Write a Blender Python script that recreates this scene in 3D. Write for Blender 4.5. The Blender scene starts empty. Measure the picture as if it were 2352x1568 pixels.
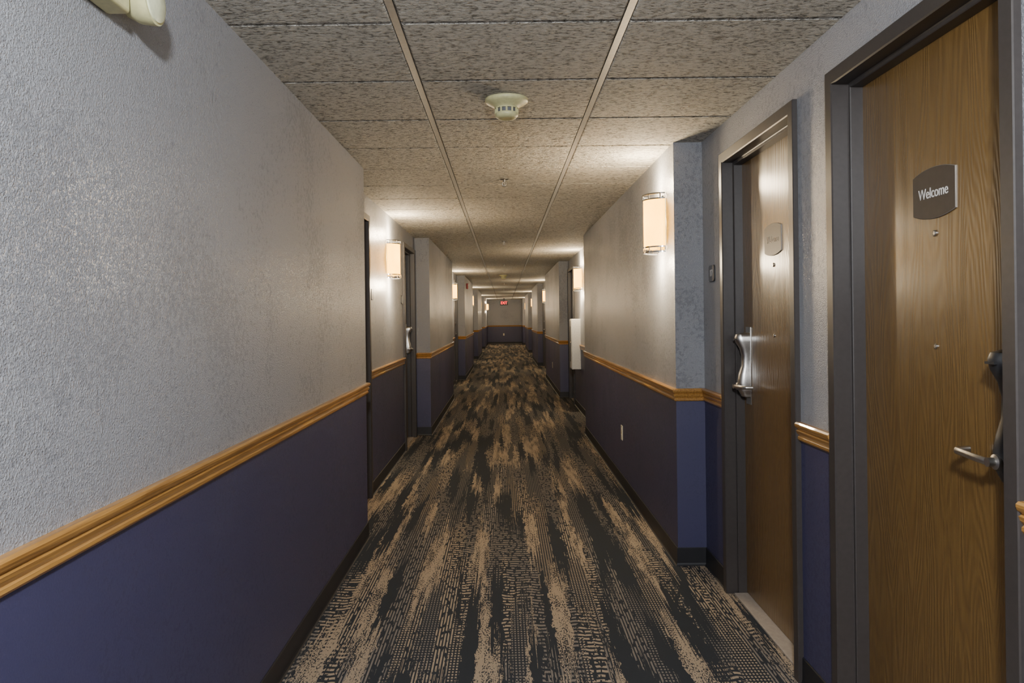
import bpy, bmesh, math, random
from mathutils import Matrix, Vector
random.seed(4)
COL = bpy.context.scene.collection
HC = 1.40           # camera height
CEIL = 2.37
XL, XLW = -0.893, -1.068      # left: pier plane / door-wall plane
XR, XRW = 0.959, 1.12         # right
YB, YE = -3.0, 41.2
REC_L = [(4.92, 9.19), (13.3, 17.4), (21.9, 26.1), (30.5, 34.7)]
REC_R = [(0.2, 4.29), (9.14, 13.3), (17.8, 22.0), (26.4, 30.6), (35.0, 39.2)]
DTOP = 2.215

# ------------------------------------------------------------------ nodes
class NT:
    def __init__(s, name):
        s.mat = bpy.data.materials.new(name); s.mat.use_nodes = True
        s.t = s.mat.node_tree
        s.bsdf = s.t.nodes['Principled BSDF']
        s.out = s.t.nodes['Material Output']
    def node(s, typ, **kw):
        n = s.t.nodes.new(typ)
        for k, v in kw.items(): setattr(n, k, v)
        return n
    def put(s, sock, v):
        if v is None: return
        if isinstance(v, bpy.types.NodeSocket): s.t.links.new(v, sock)
        else: sock.default_value = v
    def m(s, op, a, b=None, c=None):
        n = s.node('ShaderNodeMath', operation=op)
        s.put(n.inputs[0], a); s.put(n.inputs[1], b); s.put(n.inputs[2], c)
        return n.outputs[0]
    def obj(s):
        tc = s.node('ShaderNodeTexCoord')
        sp = s.node('ShaderNodeSeparateXYZ')
        s.t.links.new(tc.outputs['Object'], sp.inputs[0])
        return sp.outputs[0], sp.outputs[1], sp.outputs[2]
    def vec(s, x, y, z=0.0):
        n = s.node('ShaderNodeCombineXYZ')
        s.put(n.inputs[0], x); s.put(n.inputs[1], y); s.put(n.inputs[2], z)
        return n.outputs[0]
    def noise(s, vec, scale=1.0, detail=2.0, rough=0.5, dist=0.0):
        n = s.node('ShaderNodeTexNoise')
        s.put(n.inputs['Vector'], vec); n.inputs['Scale'].default_value = scale
        n.inputs['Detail'].default_value = detail; n.inputs['Roughness'].default_value = rough
        n.inputs['Distortion'].default_value = dist
        return n.outputs[0]
    def mix(s, f, a, b):
        n = s.node('ShaderNodeMix', data_type='RGBA')
        s.put(n.inputs[0], f)
        s.put(n.inputs[6], (*a, 1) if isinstance(a, tuple) else a)
        s.put(n.inputs[7], (*b, 1) if isinstance(b, tuple) else b)
        return n.outputs[2]
    def ramp(s, v, lo, hi, a=0.0, b=1.0):
        n = s.node('ShaderNodeMapRange')
        s.put(n.inputs[0], v); n.inputs[1].default_value = lo; n.inputs[2].default_value = hi
        n.inputs[3].default_value = a; n.inputs[4].default_value = b
        return n.outputs[0]
    def bump(s, h, strength, dist):
        n = s.node('ShaderNodeBump')
        n.inputs['Strength'].default_value = strength; n.inputs['Distance'].default_value = dist
        s.put(n.inputs['Height'], h)
        s.t.links.new(n.outputs[0], s.bsdf.inputs['Normal'])
    def set(s, **kw):
        names = {'color': 'Base Color', 'rough': 'Roughness', 'metal': 'Metallic', 'spec': 'Specular IOR Level',
                 'coat': 'Coat Weight', 'coatr': 'Coat Roughness', 'emc': 'Emission Color', 'ems': 'Emission Strength'}
        for k, v in kw.items():
            if isinstance(v, tuple) and len(v) == 3: v = (*v, 1)
            s.put(s.bsdf.inputs[names[k]], v)

def simple(name, color, rough=0.5, metal=0.0, bump=None, **kw):
    n = NT(name); n.set(color=color, rough=rough, metal=metal, **kw)
    x, y, z = n.obj()
    v = n.noise(n.vec(x, y, z), 60.0, 3)
    c = n.mix(n.ramp(v, .3, .7, 0, 1), tuple(k*.9 for k in color), tuple(min(1, k*1.08) for k in color))
    n.set(color=c)
    if bump: n.bump(n.noise(n.vec(x, y, z), bump[0], 3), bump[1], bump[2])
    return n.mat

def wall_mat(name, c1, c2, r0, r1, bd, st):
    n = NT(name); x, y, z = n.obj(); v = n.vec(x, y, z)
    fine = n.noise(v, 190, 3, .6)
    big = n.noise(v, 1.5, 5, .65)
    flake = n.noise(v, 48, 5, .75)
    thr = n.ramp(big, .36, .66, .68, .44)
    patch = n.ramp(n.m('SUBTRACT', flake, thr), 0.0, 0.02)
    n.set(color=n.mix(patch, c1, c2), rough=n.m('ADD', n.ramp(fine, .3, .7, r0, r1), n.m('MULTIPLY', patch, .08)))
    h = n.m('ADD', n.ramp(fine, .42, .66), n.m('MULTIPLY', patch, -.5))
    n.bump(h, st, bd)
    n.set(spec=.65)
    return n.mat

M_WALL = wall_mat('wall_paint_grey', (.312, .322, .352), (.252, .262, .290), .26, .40, .0026, .9)
M_NAVY = wall_mat('wall_paint_navy', (.041, .040, .098), (.038, .037, .090), .42, .55, .0004, .5)

def carpet():
    n = NT('carpet'); x, y, z = n.obj()
    X = lambda k: n.m('MULTIPLY', x, k)
    Y = lambda k: n.m('MULTIPLY', y, k)
    j = n.m('SUBTRACT', n.noise(n.vec(X(34), Y(9)), 1, 3, .6), .5)
    j2 = n.m('SUBTRACT', n.noise(n.vec(X(150), Y(1.0)), 1, 2), .5)
    def layer(kx, ky, off, jx):
        vx = n.m('ADD', X(kx), n.m('MULTIPLY', j, jx))
        vy = n.m('ADD', n.m('ADD', Y(ky), off), n.m('ADD', n.m('MULTIPLY', j2, 1.7), n.m('MULTIPLY', j, .5)))
        vo = n.node('ShaderNodeTexVoronoi', distance='CHEBYCHEV', feature='F1')
        vo.inputs['Scale'].default_value = 1; vo.inputs['Randomness'].default_value = .9
        n.put(vo.inputs['Vector'], n.vec(vx, vy, off))
        sp = n.node('ShaderNodeSeparateColor'); n.t.links.new(vo.outputs['Color'], sp.inputs[0])
        return sp.outputs[0], sp.outputs[1]
    r, g = layer(12, .95, 0.0, 1.1)
    r2, g2 = layer(17, 1.1, 7.3, 1.2)
    def band(a, b, q=None): 
        q = q or r
        return n.m('MULTIPLY', n.m('GREATER_THAN', q, a), n.m('LESS_THAN', q, b))
    streak = n.noise(n.vec(X(170), Y(60)), 1, 2, .6)
    solid = n.m('GREATER_THAN', streak, n.ramp(n.noise(n.vec(X(30), Y(3)), 1, 1), .3, .7, .36, .54))
    wob = n.m('MULTIPLY', n.noise(n.vec(X(14), Y(2)), 1, 1), 9)
    row = n.m('GREATER_THAN', n.m('SINE', n.m('ADD', Y(2*math.pi/.038), wob)), 0.0)
    colm = n.m('GREATER_THAN', n.noise(n.vec(X(60), Y(16)), 1, 1), .45)
    ticks = n.m('MULTIPLY', row, colm)
    li = n.m('GREATER_THAN', n.m('SINE', X(2*math.pi/.014)), -.05)
    lm = n.m('GREATER_THAN', n.noise(n.vec(X(60), Y(18)), 1, 1), .43)
    lines = n.m('MULTIPLY', li, lm)
    fin = n.m('MULTIPLY', n.m('GREATER_THAN', n.m('SINE', Y(2*math.pi/.024)), -.1), li)
    mask = n.m('MULTIPLY', band(0, .17), solid)
    mask = n.m('ADD', mask, n.m('MULTIPLY', band(.17, .42), ticks))
    mask = n.m('ADD', mask, n.m('MULTIPLY', band(.42, .64), lines))
    mask = n.m('ADD', mask, n.m('MULTIPLY', band(.64, .84), fin))
    dk = n.m('LESS_THAN', r2, .13)
    mask = n.m('MULTIPLY', mask, n.m('SUBTRACT', 1.0, dk))
    tn = n.m('MULTIPLY', n.m('GREATER_THAN', r2, .92), solid)
    mask = n.m('MAXIMUM', mask, tn)
    tan = (.41, .325, .235); taupe = (.235, .205, .178); blk = (.028, .033, .041)
    bright = n.m('MAXIMUM', band(0, .17), n.m('GREATER_THAN', g, .60))
    bright = n.m('MAXIMUM', bright, tn)
    tone = n.mix(bright, taupe, tan)
    fib = n.noise(n.vec(x, y, z), 420, 2)
    c = n.mix(mask, blk, tone)
    c = n.mix(n.ramp(fib, .35, .65, 0, .28), c, (.03, .028, .026))
    n.set(color=c, rough=.95, spec=.15)
    n.bump(n.m('ADD', fib, n.m('MULTIPLY', mask, .3)), .5, .003)
    return n.mat
M_CARPET = carpet()

def ceil_mat():
    n = NT('ceiling_tile_fissured'); x, y, z = n.obj()
    v = n.vec(n.m('MULTIPLY', x, 42), n.m('MULTIPLY', y, 85), z)
    a = n.noise(v, 1, 4, .6, .6)
    b = n.noise(n.vec(x, y, z), 170, 2)
    h = n.m('ADD', n.ramp(a, .36, .64), n.m('MULTIPLY', b, .25))
    c = n.mix(n.ramp(a, .35, .51), (.18, .17, .145), (.78, .755, .68))
    n.set(color=c, rough=.8, spec=.3)
    n.bump(h, 1.0, .013)
    return n.mat
M_CEIL = ceil_mat()

def door_wood():
    n = NT('door_wood_veneer'); x, y, z = n.obj()
    big = n.noise(n.vec(n.m('MULTIPLY', x, 4.5), n.m('MULTIPLY', y, .55), 3.0), 1, 2, .45, .2)
    rings = n.m('SINE', n.m('MULTIPLY', big, 260))
    pore = n.noise(n.vec(n.m('MULTIPLY', x, 300), n.m('MULTIPLY', y, 7)), 1, 2)
    f = n.m('ADD', n.m('MULTIPLY', n.ramp(rings, -1, 1), .28), n.m('MULTIPLY', n.ramp(pore, .35, .65), .6))
    n.set(color=n.mix(f, (.108, .057, .016), (.168, .096, .028)), rough=.37, coat=.45, coatr=.22)
    n.bump(n.m('ADD', n.m('MULTIPLY', rings, .6), pore), .6, .001)
    return n.mat
M_DOOR = door_wood()

def oak(ax):
    n = NT('oak_trim'); x, y, z = n.obj()
    g = n.noise(n.vec(n.m('MULTIPLY', x, 120), n.m('MULTIPLY', y, 4), n.m('MULTIPLY', z, 140)), 1, 3, .6)
    n.set(color=n.mix(n.ramp(g, .3, .7), (.22, .10, .022), (.49, .255, .065)), rough=.38, coat=.3)
    n.bump(g, .2, .001)
    return n.mat
M_OAK = oak(1)
M_FRAME = simple('door_frame_brown_enamel', (.042, .036, .034), .40, bump=(120, .08, .001))
M_BASE = simple('baseboard_black_vinyl', (.011, .011, .014), .5)
M_TEE = simple('ceiling_grid_metal', (.33, .315, .29), .42, .3)
M_DARK = simple('dark_void', (.02, .02, .02), .8)
M_CREAM = simple('cream_plastic', (.60, .57, .30), .45)
M_WHITE = simple('white_enamel', (.75, .75, .73), .4)
M_IVORY = simple('ivory_plastic', (.66, .62, .50), .4)
M_CHROME = simple('chrome', (.75, .75, .76), .12, 1.0)
M_SATIN = simple('satin_nickel', (.56, .54, .51), .32, 1.0)
M_BLACK = simple('black_plastic', (.02, .02, .022), .35)
M_PLATE = simple('bronze_plaque', (.055, .042, .033), .5, .1)
M_PEDGE = simple('plaque_edge', (.26, .23, .20), .4, .4)
M_LETTER = simple('silver_lettering', (.75, .73, .70), .4)
M_LETTER2 = simple('reflection_dimmed_lettering', (.20, .16, .13), .4)  # darker lettering; dimming by reflection is put into the colour
M_THRESH = simple('threshold_beige', (.36, .31, .26), .5)
M_RED = simple('red_enamel', (.5, .02, .015), .4)
M_GREYPL = simple('grey_plaque', (.12, .125, .14), .4)

def shade_mat():
    n = NT('amber_glass_shade'); t = n.t
    tr = n.node('ShaderNodeBsdfTranslucent'); tr.inputs[0].default_value = (.90, .62, .08, 1)
    df = n.node('ShaderNodeBsdfPrincipled'); df.inputs['Base Color'].default_value = (.40, .25, .03, 1)
    df.inputs['Roughness'].default_value = .2
    em = n.node('ShaderNodeEmission')
    x, y, z = n.obj()
    c = n.mix(n.ramp(n.noise(n.vec(x, y, z), 14, 2), .3, .7), (1, .56, .015), (1, .64, .035))
    n.put(em.inputs[0], c); em.inputs[1].default_value = 3.0
    mx = n.node('ShaderNodeMixShader'); mx.inputs[0].default_value = .2
    t.links.new(tr.outputs[0], mx.inputs[1]); t.links.new(df.outputs[0], mx.inputs[2])
    ad = n.node('ShaderNodeAddShader'); t.links.new(mx.outputs[0], ad.inputs[0]); t.links.new(em.outputs[0], ad.inputs[1])
    t.links.new(ad.outputs[0], n.out.inputs[0])
    return n.mat
M_SHADE = shade_mat()
def emis(name, c, s):
    n = NT(name); n.set(color=(.3*c[0], .3*c[1], .3*c[2]), emc=c, ems=s); return n.mat
M_EXIT = emis('exit_red_glow', (1, .015, .02), 6)
M_LAMP = emis('frosted_lamp_glow', (1, .97, .93), 8)
M_LENS = simple('lamp_lens', (.72, .74, .50), .15)

# ------------------------------------------------------------------ mesh builder
class MB:
    def __init__(s): s.v = []; s.f = []; s.mi = []; s.sm = []
    def face(s, idx, m=0, sm=False): s.f.append(idx); s.mi.append(m); s.sm.append(sm)
    def box(s, x0, x1, y0, y1, z0, z1, m=0, b=0.0):
        if b <= 0:
            k = len(s.v)
            s.v += [(x, y, z) for z in (z0, z1) for y in (y0, y1) for x in (x0, x1)]
            for q in ((0,2,3,1),(4,5,7,6),(0,1,5,4),(2,6,7,3),(0,4,6,2),(1,3,7,5)): s.face([k+i for i in q], m)
            return
        bm = bmesh.new(); bmesh.ops.create_cube(bm, size=1)
        for v in bm.verts:
            v.co = ((x0+x1)/2+v.co.x*(x1-x0), (y0+y1)/2+v.co.y*(y1-y0), (z0+z1)/2+v.co.z*(z1-z0))
        bmesh.ops.bevel(bm, geom=bm.edges[:], offset=b, segments=3, affect='EDGES', profile=.5)
        bm.verts.ensure_lookup_table(); k = len(s.v)
        for i, v in enumerate(bm.verts): v.index = i; s.v.append(tuple(v.co))
        for f in bm.faces: s.face([k+v.index for v in f.verts], m, len(f.verts) < 4 or min(e.calc_length() for e in f.edges) < b)
        bm.free()
    def rings(s, rings, m=0, closed=True, cap0=True, cap1=True, sm=True):
        k = len(s.v); n = len(rings[0])
        for r in rings: s.v += [tuple(p) for p in r]
        for i in range(len(rings)-1):
            for j in range(n if closed else n-1):
                a = k+i*n+j; b = k+i*n+(j+1) % n
                s.face([a, b, b+n, a+n], m, sm)
        if cap0: s.face([k+j for j in range(n)][::-1], m)
        if cap1: s.face([k+(len(rings)-1)*n+j for j in range(n)], m)
    def lathe(s, prof, c=(0,0,0), m=0, seg=32, cap0=True, cap1=True, axis='z'):
        rr = []
        for r, h in prof:
            ring = []
            for i in range(seg):
                a = 2*math.pi*i/seg; p = (r*math.cos(a), r*math.sin(a), h)
                if axis == 'x': p = (p[2], p[0], p[1])
                if axis == 'y': p = (p[1], p[2], p[0])
                ring.append((c[0]+p[0], c[1]+p[1], c[2]+p[2]))
            rr.append(ring)
        s.rings(rr, m, True, cap0, cap1)
    def extrude(s, outline, z0, z1, m=0, mside=None, chamfer=0.0):
        cx = sum(p[0] for p in outline)/len(outline); cy = sum(p[1] for p in outline)/len(outline)
        R = [[(x, y, z0) for x, y in outline], [(x, y, z1-chamfer) for x, y in outline]]
        if chamfer:
            sx = max(abs(p[0]-cx) for p in outline); sy = max(abs(p[1]-cy) for p in outline)
            R.append([(cx+(x-cx)*(1-chamfer/sx), cy+(y-cy)*(1-chamfer/sy), z1) for x, y in outline])
        ms = m if mside is None else mside
        s.rings(R, ms, True, True, False, False)
        k = len(s.v)-len(outline)
        s.face([k+j for j in range(len(outline))], m)
    def tube(s, pts, r, m=0, seg=10):
        rr = []
        for i, p in enumerate(pts):
            p = Vector(p)
            if i == 0: d = Vector(pts[1])-p
            elif i == len(pts)-1: d = p-Vector(pts[i-1])
            else: d = (Vector(pts[i+1])-p).normalized()+(p-Vector(pts[i-1])).normalized()
            d.normalize(); up = Vector((0, 1, 0)) if abs(d.y) < .9 else Vector((1, 0, 0))
            a = d.cross(up).normalized(); b = d.cross(a).normalized()
            rr.append([p+a*r*math.cos(2*math.pi*k/seg)+b*r*math.sin(2*math.pi*k/seg) for k in range(seg)])
        s.rings(rr, m)
    def mesh(s, name, mats):
        me = bpy.data.meshes.new(name); me.from_pydata(s.v, [], s.f)
        for mt in mats: me.materials.append(mt)
        for i, p in enumerate(me.polygons): p.material_index = s.mi[i]; p.use_smooth = s.sm[i]
        bm = bmesh.new(); bm.from_mesh(me); bmesh.ops.recalc_face_normals(bm, faces=bm.faces[:])
        for e in bm.edges:
            if len(e.link_faces) == 2 and e.calc_face_angle(0) > math.radians(38): e.smooth = False
        bm.to_mesh(me); bm.free()
        me.update()
        return me
    def obj(s, name, mats, parent=None):
        return add(name, s.mesh(name, mats), parent)
def add(name, data, parent=None, mat=None):
    o = bpy.data.objects.new(name, data); COL.objects.link(o)
    if parent: o.parent = parent
    if mat is not None: o.matrix_local = mat
    return o
def empty(name, mat):
    e = bpy.data.objects.new(name, None); COL.objects.link(e); e.empty_display_size = .1; e.matrix_world = mat; return e
def frame(origin, u, v, w):
    return Matrix(((u[0], v[0], w[0], origin[0]), (u[1], v[1], w[1], origin[1]), (u[2], v[2], w[2], origin[2]), (0, 0, 0, 1)))
def wall_frame(side, x, y, z):
    if side == 'R': return frame((x, y, z), (0,-1,0), (0,0,1), (-1,0,0))
    if side == 'L': return frame((x, y, z), (0,1,0), (0,0,1), (1,0,0))
    if side == 'E': return frame((x, y, z), (1,0,0), (0,0,1), (0,-1,0))
    if side == 'C': return frame((x, y, z), (1,0,0), (0,-1,0), (0,0,-1))
_tc = {}
def text_mesh(txt, size, extr, mat):
    key = (txt, size, extr, mat.name)
    if key in _tc: return _tc[key]
    cu = bpy.data.curves.new('t', 'FONT'); cu.body = txt; cu.size = size; cu.extrude = extr
    cu.align_x = 'CENTER'; cu.align_y = 'CENTER'
    o = bpy.data.objects.new('t', cu); COL.objects.link(o)
    dg = bpy.context.evaluated_depsgraph_get(); dg.update()
    me = bpy.data.meshes.new_from_object(o.evaluated_get(dg)); bpy.data.objects.remove(o)
    _tc[key] = me; return me
def text(txt, size, mat, parent, loc, extr=.0006, name='lettering', sx=1.0):
    me = text_mesh(txt, size, extr, mat)
    if not me.materials: me.materials.append(mat)
    return add(name, me, parent, Matrix.Translation(loc) @ Matrix.Diagonal((sx, 1, 1, 1)))

# ------------------------------------------------------------------ room shell
DL = []; 
for a, b in REC_L: DL += [(a+.13, a+1.11), (b-1.09, b-.11)]
DR = [(1.645, 2.605), (2.90, 3.895)]
for a, b in REC_R[1:]: DR += [(a+.13, a+1.11), (b-1.09, b-.11)]

def wall(side, narrow, wide, recs, doors, name):
    sg = 1 if side == 'R' else -1
    outer = wide + sg*.22
    mb = MB(); path = []
    def b(x0, y0, y1, z0, z1):
        xs = sorted((x0, outer))
        for za, zb, m in ((0, .955, 1), (.955, CEIL+.012, 0)):
            a, c = max(z0, za), min(z1, zb)
            if c > a: mb.box(xs[0], xs[1], y0, y1, a, c, m)
    y = YB; path.append((narrow, YB))
    for a, c in recs:
        b(narrow, y, a, 0, 9); path += [(narrow, a), (wide, a)]
        yy = a
        for d0, d1 in [d for d in doors if a < d[0] < c]:
            e = .04
            b(wide, yy, d0+e, 0, 9); b(wide, d0+e, d1-e, DTOP-.04, 9); yy = d1-e
        b(wide, yy, c, 0, 9); path += [(wide, c), (narrow, c)]; y = c
    b(narrow, y, YE, 0, 9); path.append((narrow, YE))
    mb.obj(name, [M_WALL, M_NAVY])
    runs = []; cur = [path[0]]
    for p, q in zip(path, path[1:]):
        if abs(p[0]-q[0]) < 1e-6 and abs(p[0]-wide) < 1e-6:
            for d0, d1 in [d for d in doors if p[1] < d[0] < q[1]]:
                cur.append((wide, d0+.002)); runs.append(cur); cur = [(wide, d1-.002)]
        cur.append(q)
    runs.append(cur)
    return runs

def sweep(mb, pts, prof, side, m=0):
    ns = []
    for p, q in zip(pts, pts[1:]):
        d = Vector((q[0]-p[0], q[1]-p[1])).normalized()
        ns.append(Vector((d.y, -d.x)) if side == 'L' else Vector((-d.y, d.x)))
    R = []
    for i, p in enumerate(pts):
        if i == 0: off = ns[0]
        elif i == len(pts)-1: off = ns[-1]
        else:
            off = ns[i-1]+ns[i] if ns[i-1].dot(ns[i]) < .5 else ns[i]
        R.append([(p[0]+off.x*o, p[1]+off.y*o, z) for o, z in prof])
    mb.rings(R, m, True, True, True, False)

RAIL = [(0,.922),(.009,.922),(.013,.928),(.013,.936),(.008,.940),(.016,.950),(.019,.960),(.012,.964),(.021,.972),(.024,.980),(.024,.986),(.018,.992),(0,.992)]
BASE = [(0,0),(.014,0),(.009,.006),(.006,.015),(.005,.097),(.003,.10),(0,.10)]
for side, nar, wid, recs, drs, nm in (('L', XL, XLW, REC_L, DL, 'wall_left'), ('R', XR, XRW, REC_R, DR, 'wall_right')):
    runs = wall(side, nar, wid, recs, drs, nm)
    mb = MB()
    for r in runs: sweep(mb, r, RAIL, side)
    mb.obj('trim_1' if side == 'L' else 'trim_2', [M_OAK])
    mb = MB()
    for r in runs: sweep(mb, r, BASE, side)
    mb.obj('baseboard_'+('left' if side == 'L' else 'right'), [M_BASE])
mb = MB(); mb.box(-1.3, 1.35, YE, YE+.2, 0, .955, 1); mb.box(-1.3, 1.35, YE, YE+.2, .955, CEIL+.012, 0); mb.obj('wall_far', [M_WALL, M_NAVY])
mb = MB(); mb.box(-1.3, 1.35, YB-.2, YB, 0, .955, 1); mb.box(-1.3, 1.35, YB-.2, YB, .955, CEIL+.012, 0); mb.obj('wall_back', [M_WALL, M_NAVY])
mb = MB(); sweep(mb, [(XL+.025, YE), (XR-.025, YE)], RAIL, 'L'); mb.obj('trim_3', [M_OAK])
mb = MB(); sweep(mb, [(XL+.015, YE), (XR-.015, YE)], BASE, 'L'); mb.obj('baseboard_far', [M_BASE])
mb = MB(); mb.box(XL+.02, XR-.02, YE-.35, YE-.27, 0, .008, 0); mb.obj('trim_4', [M_THRESH])
mb = MB(); mb.box(-1.32, 1.37, YB-.2, YE+.2, -.1, 0, 0); mb.obj('floor', [M_CARPET])

# ceiling
mb = MB(); mb.box(-1.32, 1.37, YB-.2, YE+.2, CEIL+.03, CEIL+.1, 1)
TX = (-.343, .411); g = .013
cols = [(-1.25, TX[0]-g), (TX[0]+g, TX[1]-g), (TX[1]+g, 1.3)]
y = 2.51-.612*9
while y < YE:
    for a, b in cols:
        y0, y1 = y+.005, y+.607
        i = .007
        mb.rings([[(a,y0,CEIL+.03),(b,y0,CEIL+.03),(b,y1,CEIL+.03),(a,y1,CEIL+.03)],
                  [(a,y0,CEIL+.006),(b,y0,CEIL+.006),(b,y1,CEIL+.006),(a,y1,CEIL+.006)],
                  [(a+i,y0+i,CEIL),(b-i,y0+i,CEIL),(b-i,y1-i,CEIL),(a+i,y1-i,CEIL)]], 0, True, False, True, False)
    y += .612
ce = mb.obj('ceiling', [M_CEIL, M_DARK])
mb = MB()
for t in TX: 
    mb.box(t-.012, t+.012, YB, YE, CEIL+.001, CEIL+.02)
y = 2.51-.612*9
while y < YE:
    mb.box(-1.2, 1.25, y-.004, y+.004, CEIL+.012, CEIL+.02); y += .612
mb.obj('ceiling_grid', [M_TEE], ce)

# ------------------------------------------------------------------ doors
_dc = {}
def door_meshes(W, ls):
    key = (round(W, 3), ls)
    if key in _dc: return _dc[key]
    h = W/2
    mb = MB()
    prof = [(0,0),(0,.017),(.003,.02),(.046,.02),(.05,.016),(.05,-.035),(.053,-.038),(.062,-.038),(.064,-.041),(.064,-.125),(.045,-.125),(.041,0)]
    R = [[(-h+w, 0, d) for w, d in prof], [(-h+w, DTOP-w, d) for w, d in prof], [(h-w, DTOP-w, d) for w, d in prof], [(h-w, 0, d) for w, d in prof]]
    mb.rings(R, 0, True, True, True, False)
    fr = mb.mesh('frame', [M_FRAME])
    mb = MB(); mb.box(-h+.058, h-.058, .012, DTOP-.058, -.122, -.080, 0, .0015)
    lf = mb.mesh('leaf', [M_DOOR])
    mb = MB(); mb.box(-h+.065, h-.065, .0, .010, -.12, -.015, 0, .002)
    th = mb.mesh('threshold', [M_THRESH])
    out = []
    pw, ph, ar = .105, .056, .016
    N = 14
    for i in range(N+1):
        t = -1+2*i/N; out.append((t*pw, -ph-ar*(1-t*t)))
    for i in range(N+1):
        t = 1-2*i/N; out.append((t*pw, ph+ar*(1-t*t)))
    cy = HC+.333
    mb = MB(); mb.extrude([(x, cy+y) for x, y in out], -.0805, -.0755, 0, 1, .0015)
    pl = mb.mesh('welcome_plaque', [M_PLATE, M_PEDGE])
    mb = MB()
    mb.lathe([(.009,-.0805),(.009,-.077),(.0065,-.075),(.003,-.0755)], (0, HC+.22, 0), 0, 20)
    mb.lathe([(.0075,-.0805),(.0075,-.077),(.005,-.075)], (0, HC-.094, 0), 0, 20)
    pe = mb.mesh('peephole', [M_SATIN])
    c = ls*(h-.062-.075)
    def lock(m0):
        mb = MB()
        mb.box(c-.036, c+.036, HC-.44, HC-.06, -.0805, -.0765, 0, .0015)
        secs = [(-.405,.020,.018),(-.40,.028,.034),(-.37,.032,.050),(-.33,.033,.055),(-.29,.030,.048),(-.25,.026,.036),(-.20,.026,.034),(-.165,.030,.042),(-.135,.033,.060),(-.11,.033,.066),(-.095,.028,.060),(-.088,.020,.030)]
        R = []
        for v, hw, d in secs:
            ring = []
            for i in range(20):
                a = math.pi*i/19
                ex = .6
                ring.append((c+hw*math.copysign(abs(math.cos(a))**ex, math.cos(a)), HC+v, -.078+d*abs(math.sin(a))**ex))
            R.append(ring)
        mb.rings(R, m0)
        mb.box(c-.018, c+.018, HC-.122, HC-.116, -.02, -.0085, 1)
        mb.lathe([(.018,-.035),(.018,-.018),(.011,-.015),(.011,.0)], (c, HC-.350, 0), 0, 20)
        s = -ls; zz = HC-.350
        pts = [(c, zz, -.012), (c+s*.012, zz, -.004), (c+s*.05, zz+.002, -.002), (c+s*.10, zz+.004, -.004), (c+s*.135, zz+.004, -.008), (c+s*.145, zz+.004, -.018), (c+s*.147, zz+.004, -.050)]
        R = []
        for i, p in enumerate(pts):
            p = Vector(p); d = (Vector(pts[min(i+1, len(pts)-1)])-Vector(pts[max(i-1, 0)])).normalized()
            up = Vector((0, 1, 0)); a = d.cross(up).normalized()
            R.append([p+a*.005*math.cos(2*math.pi*k/12)+up*.009*math.sin(2*math.pi*k/12) for k in range(12)])
        mb.rings(R, 0)
        return mb
    lk = lock(0).mesh('lock_lever', [M_SATIN, M_BLACK])
    lk2 = lock(2).mesh('lock_lever', [M_SATIN, M_BLACK, M_BLACK])
    _dc[key] = (fr, lf, th, pl, pe, lk, lk2); return _dc[key]

dn = 1
def make_door(side, y0, y1, ls, dark=False):
    global dn
    x = XRW if side == 'R' else XLW
    e = empty('door_%d' % dn, wall_frame(side, x, (y0+y1)/2, 0)); dn += 1
    fr, lf, th, pl, pe, lk, lk2 = door_meshes(y1-y0, ls)
    for nm, me in (('frame', fr), ('leaf', lf), ('threshold', th), ('welcome_plaque', pl), ('peephole', pe), ('lock_lever', lk2 if dark else lk)):
        add(nm, me, e)
    text('Welcome', .042, M_LETTER if dark else M_LETTER2, e, (0, HC+.333, -.0750), name='welcome_lettering', sx=.88)
    return e
for i, (a, b) in enumerate(DR): make_door('R', a, b, 1 if i % 2 == 0 else -1, i == 0)
for i, (a, b) in enumerate(DL): make_door('L', a, b, -1 if i % 2 == 0 else 1)

# ------------------------------------------------------------------ sconces
def sconce_meshes():
    A, P = .118, .105
    def arc(a, p, z, n=24): return [(a*math.cos(math.pi*i/n), z, p*math.sin(math.pi*i/n)+.004) for i in range(n+1)]
    mb = MB()
    def shell(z0, z1, a, p, t, m):
        R = [arc(a, p, z0), arc(a, p, z1), arc(a-t, p-t, z1), arc(a-t, p-t, z0), arc(a, p, z0)]
        mb.rings(R, m, False, False, False, True)
    shell(-.142, .142, A, P, .004, 0)
    sh = mb.mesh('glass_shade', [M_SHADE])
    mb = MB()
    for z in (-.176, -.146, .138, .168): shell(z, z+.008, A+.007, P+.007, .005, 0)
    for k in (2, 7, 12, 17, 22):
        a = math.pi*k/24
        for z in (-.157, .157):
            x, w = (A+.005)*math.cos(a), (P+.005)*math.sin(a)+.004
            mb.tube([(x, z-.016, w), (x, z+.016, w)], .0035, 0, 8)
    mb.box(-.10, .10, -.165, .165, .0, .006, 0, .002)
    mt = mb.mesh('chrome_bands', [M_CHROME])
    return sh, mt
SH, MT = sconce_meshes()
def sconce(side, x, y, z=1.952, e=54.0, name='wall_sconce'):
    p = empty(name, wall_frame(side, x, y, z))
    add('glass_shade', SH, p); add('chrome_bands', MT, p)
    L = bpy.data.lights.new('bulb', 'POINT'); L.energy = 8; L.color = (1, .80, .42); L.shadow_soft_size = .025
    add('bulb', L, p, Matrix.Translation((0, 0.02, .052)))
    for s in (1, -1):  # added fill lights just outside the shade's open ends, no bulbs there
        L = bpy.data.lights.new('end_fill', 'POINT'); L.energy = e*.5; L.color = (1, .80, .53); L.shadow_soft_size = .05
        add('end_fill', L, p, Matrix.Translation((0, s*.235, .105)))
    return p
for s, x, y in (('R', XR, 4.62), ('R', XRW, 11.05), ('R', XRW, 20.0), ('R', XRW, 28.6), ('R', XRW, 37.2),
                ('L', XLW, 7.10), ('L', XLW, 15.7), ('L', XLW, 24.2), ('L', XLW, 32.8), ('L', XL, 38.6)):
    sconce(s, x, y)

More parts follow.
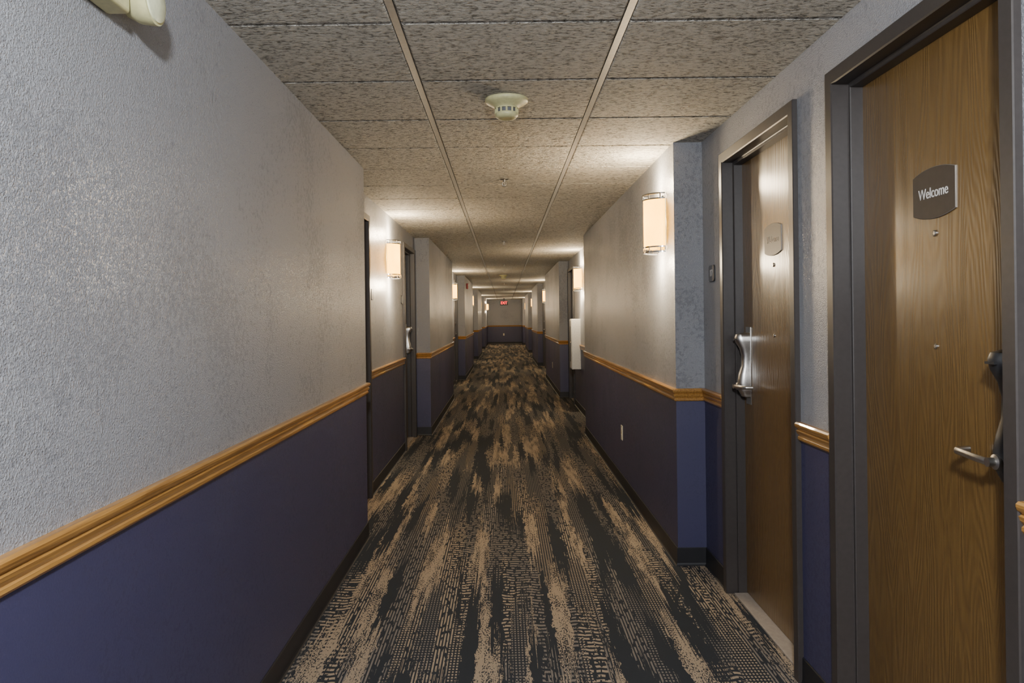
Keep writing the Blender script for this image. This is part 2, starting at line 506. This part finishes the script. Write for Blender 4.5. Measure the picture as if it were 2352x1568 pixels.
# ceiling dome lamp behind the camera
def dome(x, y, e, c):
    p = empty('ceiling_dome_lamp', wall_frame('C', x, y, CEIL))
    mb = MB(); mb.lathe([(.17,-.004),(.175,.012),(.165,.022),(.15,.022)], seg=40, m=0); mb.obj('rim', [M_SATIN], p)
    mb = MB(); mb.lathe([(.150,.02),(.145,.04),(.12,.065),(.08,.082),(.03,.09),(.005,.091)], seg=40); mb.obj('diffuser', [M_LAMP], p)
    L = bpy.data.lights.new('bulb', 'POINT'); L.energy = e; L.color = c; L.shadow_soft_size = .08
    add('bulb', L, p, Matrix.Translation((0, 0, .19)))
dome(0.0, -.35, 380, (.94, .97, 1.0))

# ------------------------------------------------------------------ smoke detectors, sprinklers
def smoke(x, y):
    p = empty('smoke_detector', wall_frame('C', x, y, CEIL))
    mb = MB()
    mb.lathe([(.094,-.002),(.096,.008),(.094,.014),(.085,.020),(.068,.030),(.056,.036),(.052,.040),(.052,.044)], seg=48)
    mb.lathe([(.044,.040),(.044,.064)], seg=32, m=1)
    mb.lathe([(.050,.062),(.052,.066),(.050,.076),(.042,.084),(.025,.088),(.022,.087),(.004,.087)], seg=48)
    for i in range(12):
        a = 2*math.pi*i/12
        cx, cy = .0485*math.cos(a), .0485*math.sin(a)
        mb.tube([(cx, cy, .038), (cx, cy, .068)], .0045, 0, 8)
    mb.obj('housing', [M_CREAM, M_GREYPL], p)
smoke(.022, 3.40); smoke(0, 17.4)
def sprinkler(x, y):
    p = empty('fire_sprinkler', wall_frame('C', x, y, CEIL)); mb = MB()
    mb.lathe([(.036,-.003),(.036,.002),(.025,.006),(.012,.008)], seg=28)
    mb.lathe([(.010,.006),(.010,.02)], seg=16)
    mb.tube([(-.008,0,.018),(-.014,0,.030),(-.010,0,.042),(0,0,.048)], .002)
    mb.tube([(.008,0,.018),(.014,0,.030),(.010,0,.042),(0,0,.048)], .002)
    mb.tube([(0,0,.018),(0,0,.045)], .0025)
    mb.lathe([(.016,.048),(.016,.050)], seg=20)
    mb.obj('pendant_head', [M_SATIN], p)
for y in (5.36, 9.68, 13.85, 21.5, 26): sprinkler(.012, y)

# ------------------------------------------------------------------ small wall things
def outlet(side, x, y, z):
    p = empty('electrical_outlet', wall_frame(side, x, y, z)); mb = MB()
    mb.box(-.036, .036, -.060, .060, .0, .006, 0, .002)
    for v in (-.026, .026):
        mb.extrude([(.016*math.cos(a)*1.0, v+.0165*math.sin(a)) for a in [2*math.pi*i/20 for i in range(20)]], .005, .008, 0)
        for u in (-.006, .006): mb.box(u-.0012, u+.0012, v-.002, v+.007, .0075, .0084, 1)
        mb.box(-.002, .002, v-.009, v-.005, .0075, .0084, 1)
    mb.lathe([(.003,.005),(.003,.0072)], seg=12, m=1)
    mb.obj('cover_plate', [M_IVORY, M_BLACK], p)
outlet('R', XR, 6.29, .444); outlet('R', XR, 15.3, .444); outlet('E', -.03, YE, .5)

def plaque(side, x, y, z, t=None):
    p = empty('room_number_plaque', wall_frame(side, x, y, z)); mb = MB()
    out = []
    hw, hh, r = .052, .044, .016
    for cx, cy, a0 in ((hw-r, -hh+r, -90), (hw-r, hh-r, 0), (-hw+r, hh-r, 90), (-hw+r, -hh+r, 180)):
        for i in range(6): a = math.radians(a0+18*i); out.append((cx+r*math.cos(a), cy+r*math.sin(a)))
    mb.extrude(out, .0, .008, 0, 1, .002)
    mb.obj('plate', [M_GREYPL, M_BLACK], p)
    if t: text(t, .05, M_LETTER, p, (0, 0, .0085), name='number')
plaque('R', XRW, 4.10, 1.624, '17')
plaque('L', XLW, 6.17, 1.60); plaque('L', XLW, 7.98, 1.60)

# fire extinguisher cabinet
p = empty('fire_extinguisher_cabinet', wall_frame('R', XRW, 11.35, 1.0)); mb = MB()
mb.box(-.15, .15, -.37, .37, .0, .135, 0, .006); mb.box(-.135, .135, -.355, .355, .134, .142, 0, .003)
mb.box(-.075, .075, -.26, .26, .1415, .1435, 1); mb.box(.115, .127, -.03, .03, .142, .155, 2, .002)
mb.obj('cabinet_body', [M_WHITE, M_GREYPL, M_CHROME], p)

# alarm strobe
p = empty('fire_alarm_strobe', wall_frame('L', XL, 18.2, 2.16)); mb = MB()
mb.box(-.06, .06, -.065, .065, .0, .045, 0, .006); mb.box(-.035, .035, .005, .045, .044, .066, 1, .006)
for k in range(4): mb.box(-.035, .035, -.05+.012*k, -.045+.012*k, .0445, .047, 2)
mb.obj('horn_body', [M_RED, M_WHITE, M_BLACK], p)

# exit sign
p = empty('exit_sign', wall_frame('E', 0.0, 38.0, 2.13)); mb = MB()
mb.box(-.20, .20, -.11, .11, -.03, .03, 0, .006); mb.box(-.03, .03, .10, CEIL-2.13+.005, -.02, .02, 0)
mb.obj('housing', [M_BLACK], p)
text('EXIT', .20, M_EXIT, p, (0, 0, .033), .002, 'exit_lettering', sx=.80)

# emergency light
p = empty('emergency_light', wall_frame('L', XL, 1.585, 2.165)); mb = MB()
mb.box(-.17, .150, -.068, .085, .0, .055, 0, .008)
for s in (-1, 1):
    c = (s*.210, -.014, .052)
    mb.tube([(s*.13, .0, .035), (s*.18, .0, .045)], .014, 0)
    mb.lathe([(.018,-.042),(.036,-.032),(.050,-.005),(.054,.024),(.054,.032)], c, 0, 36, axis='z')
    mb.lathe([(.049,.026),(.047,.036),(.028,.042),(.004,.044)], c, 1, 36, axis='z')
mb.obj('lamp_unit', [M_CREAM, M_LENS], p)

# ------------------------------------------------------------------ world, camera
w = bpy.data.worlds.new('world'); bpy.context.scene.world = w; w.use_nodes = True
w.node_tree.nodes['Background'].inputs[0].default_value = (.02, .02, .02, 1)
cam = bpy.data.cameras.new('camera'); cam.sensor_width = 36; cam.sensor_fit = 'HORIZONTAL'
cam.lens = 1757/2352*36; cam.shift_x = .00765; cam.shift_y = -.0232; cam.clip_start = .02; cam.clip_end = 200
co = add('camera', cam)
co.matrix_world = Matrix.Translation((0, 0, HC)) @ Matrix.Rotation(math.radians(90), 4, 'X') @ Matrix.Rotation(math.radians(-.7), 4, 'Z')
bpy.context.scene.camera = co
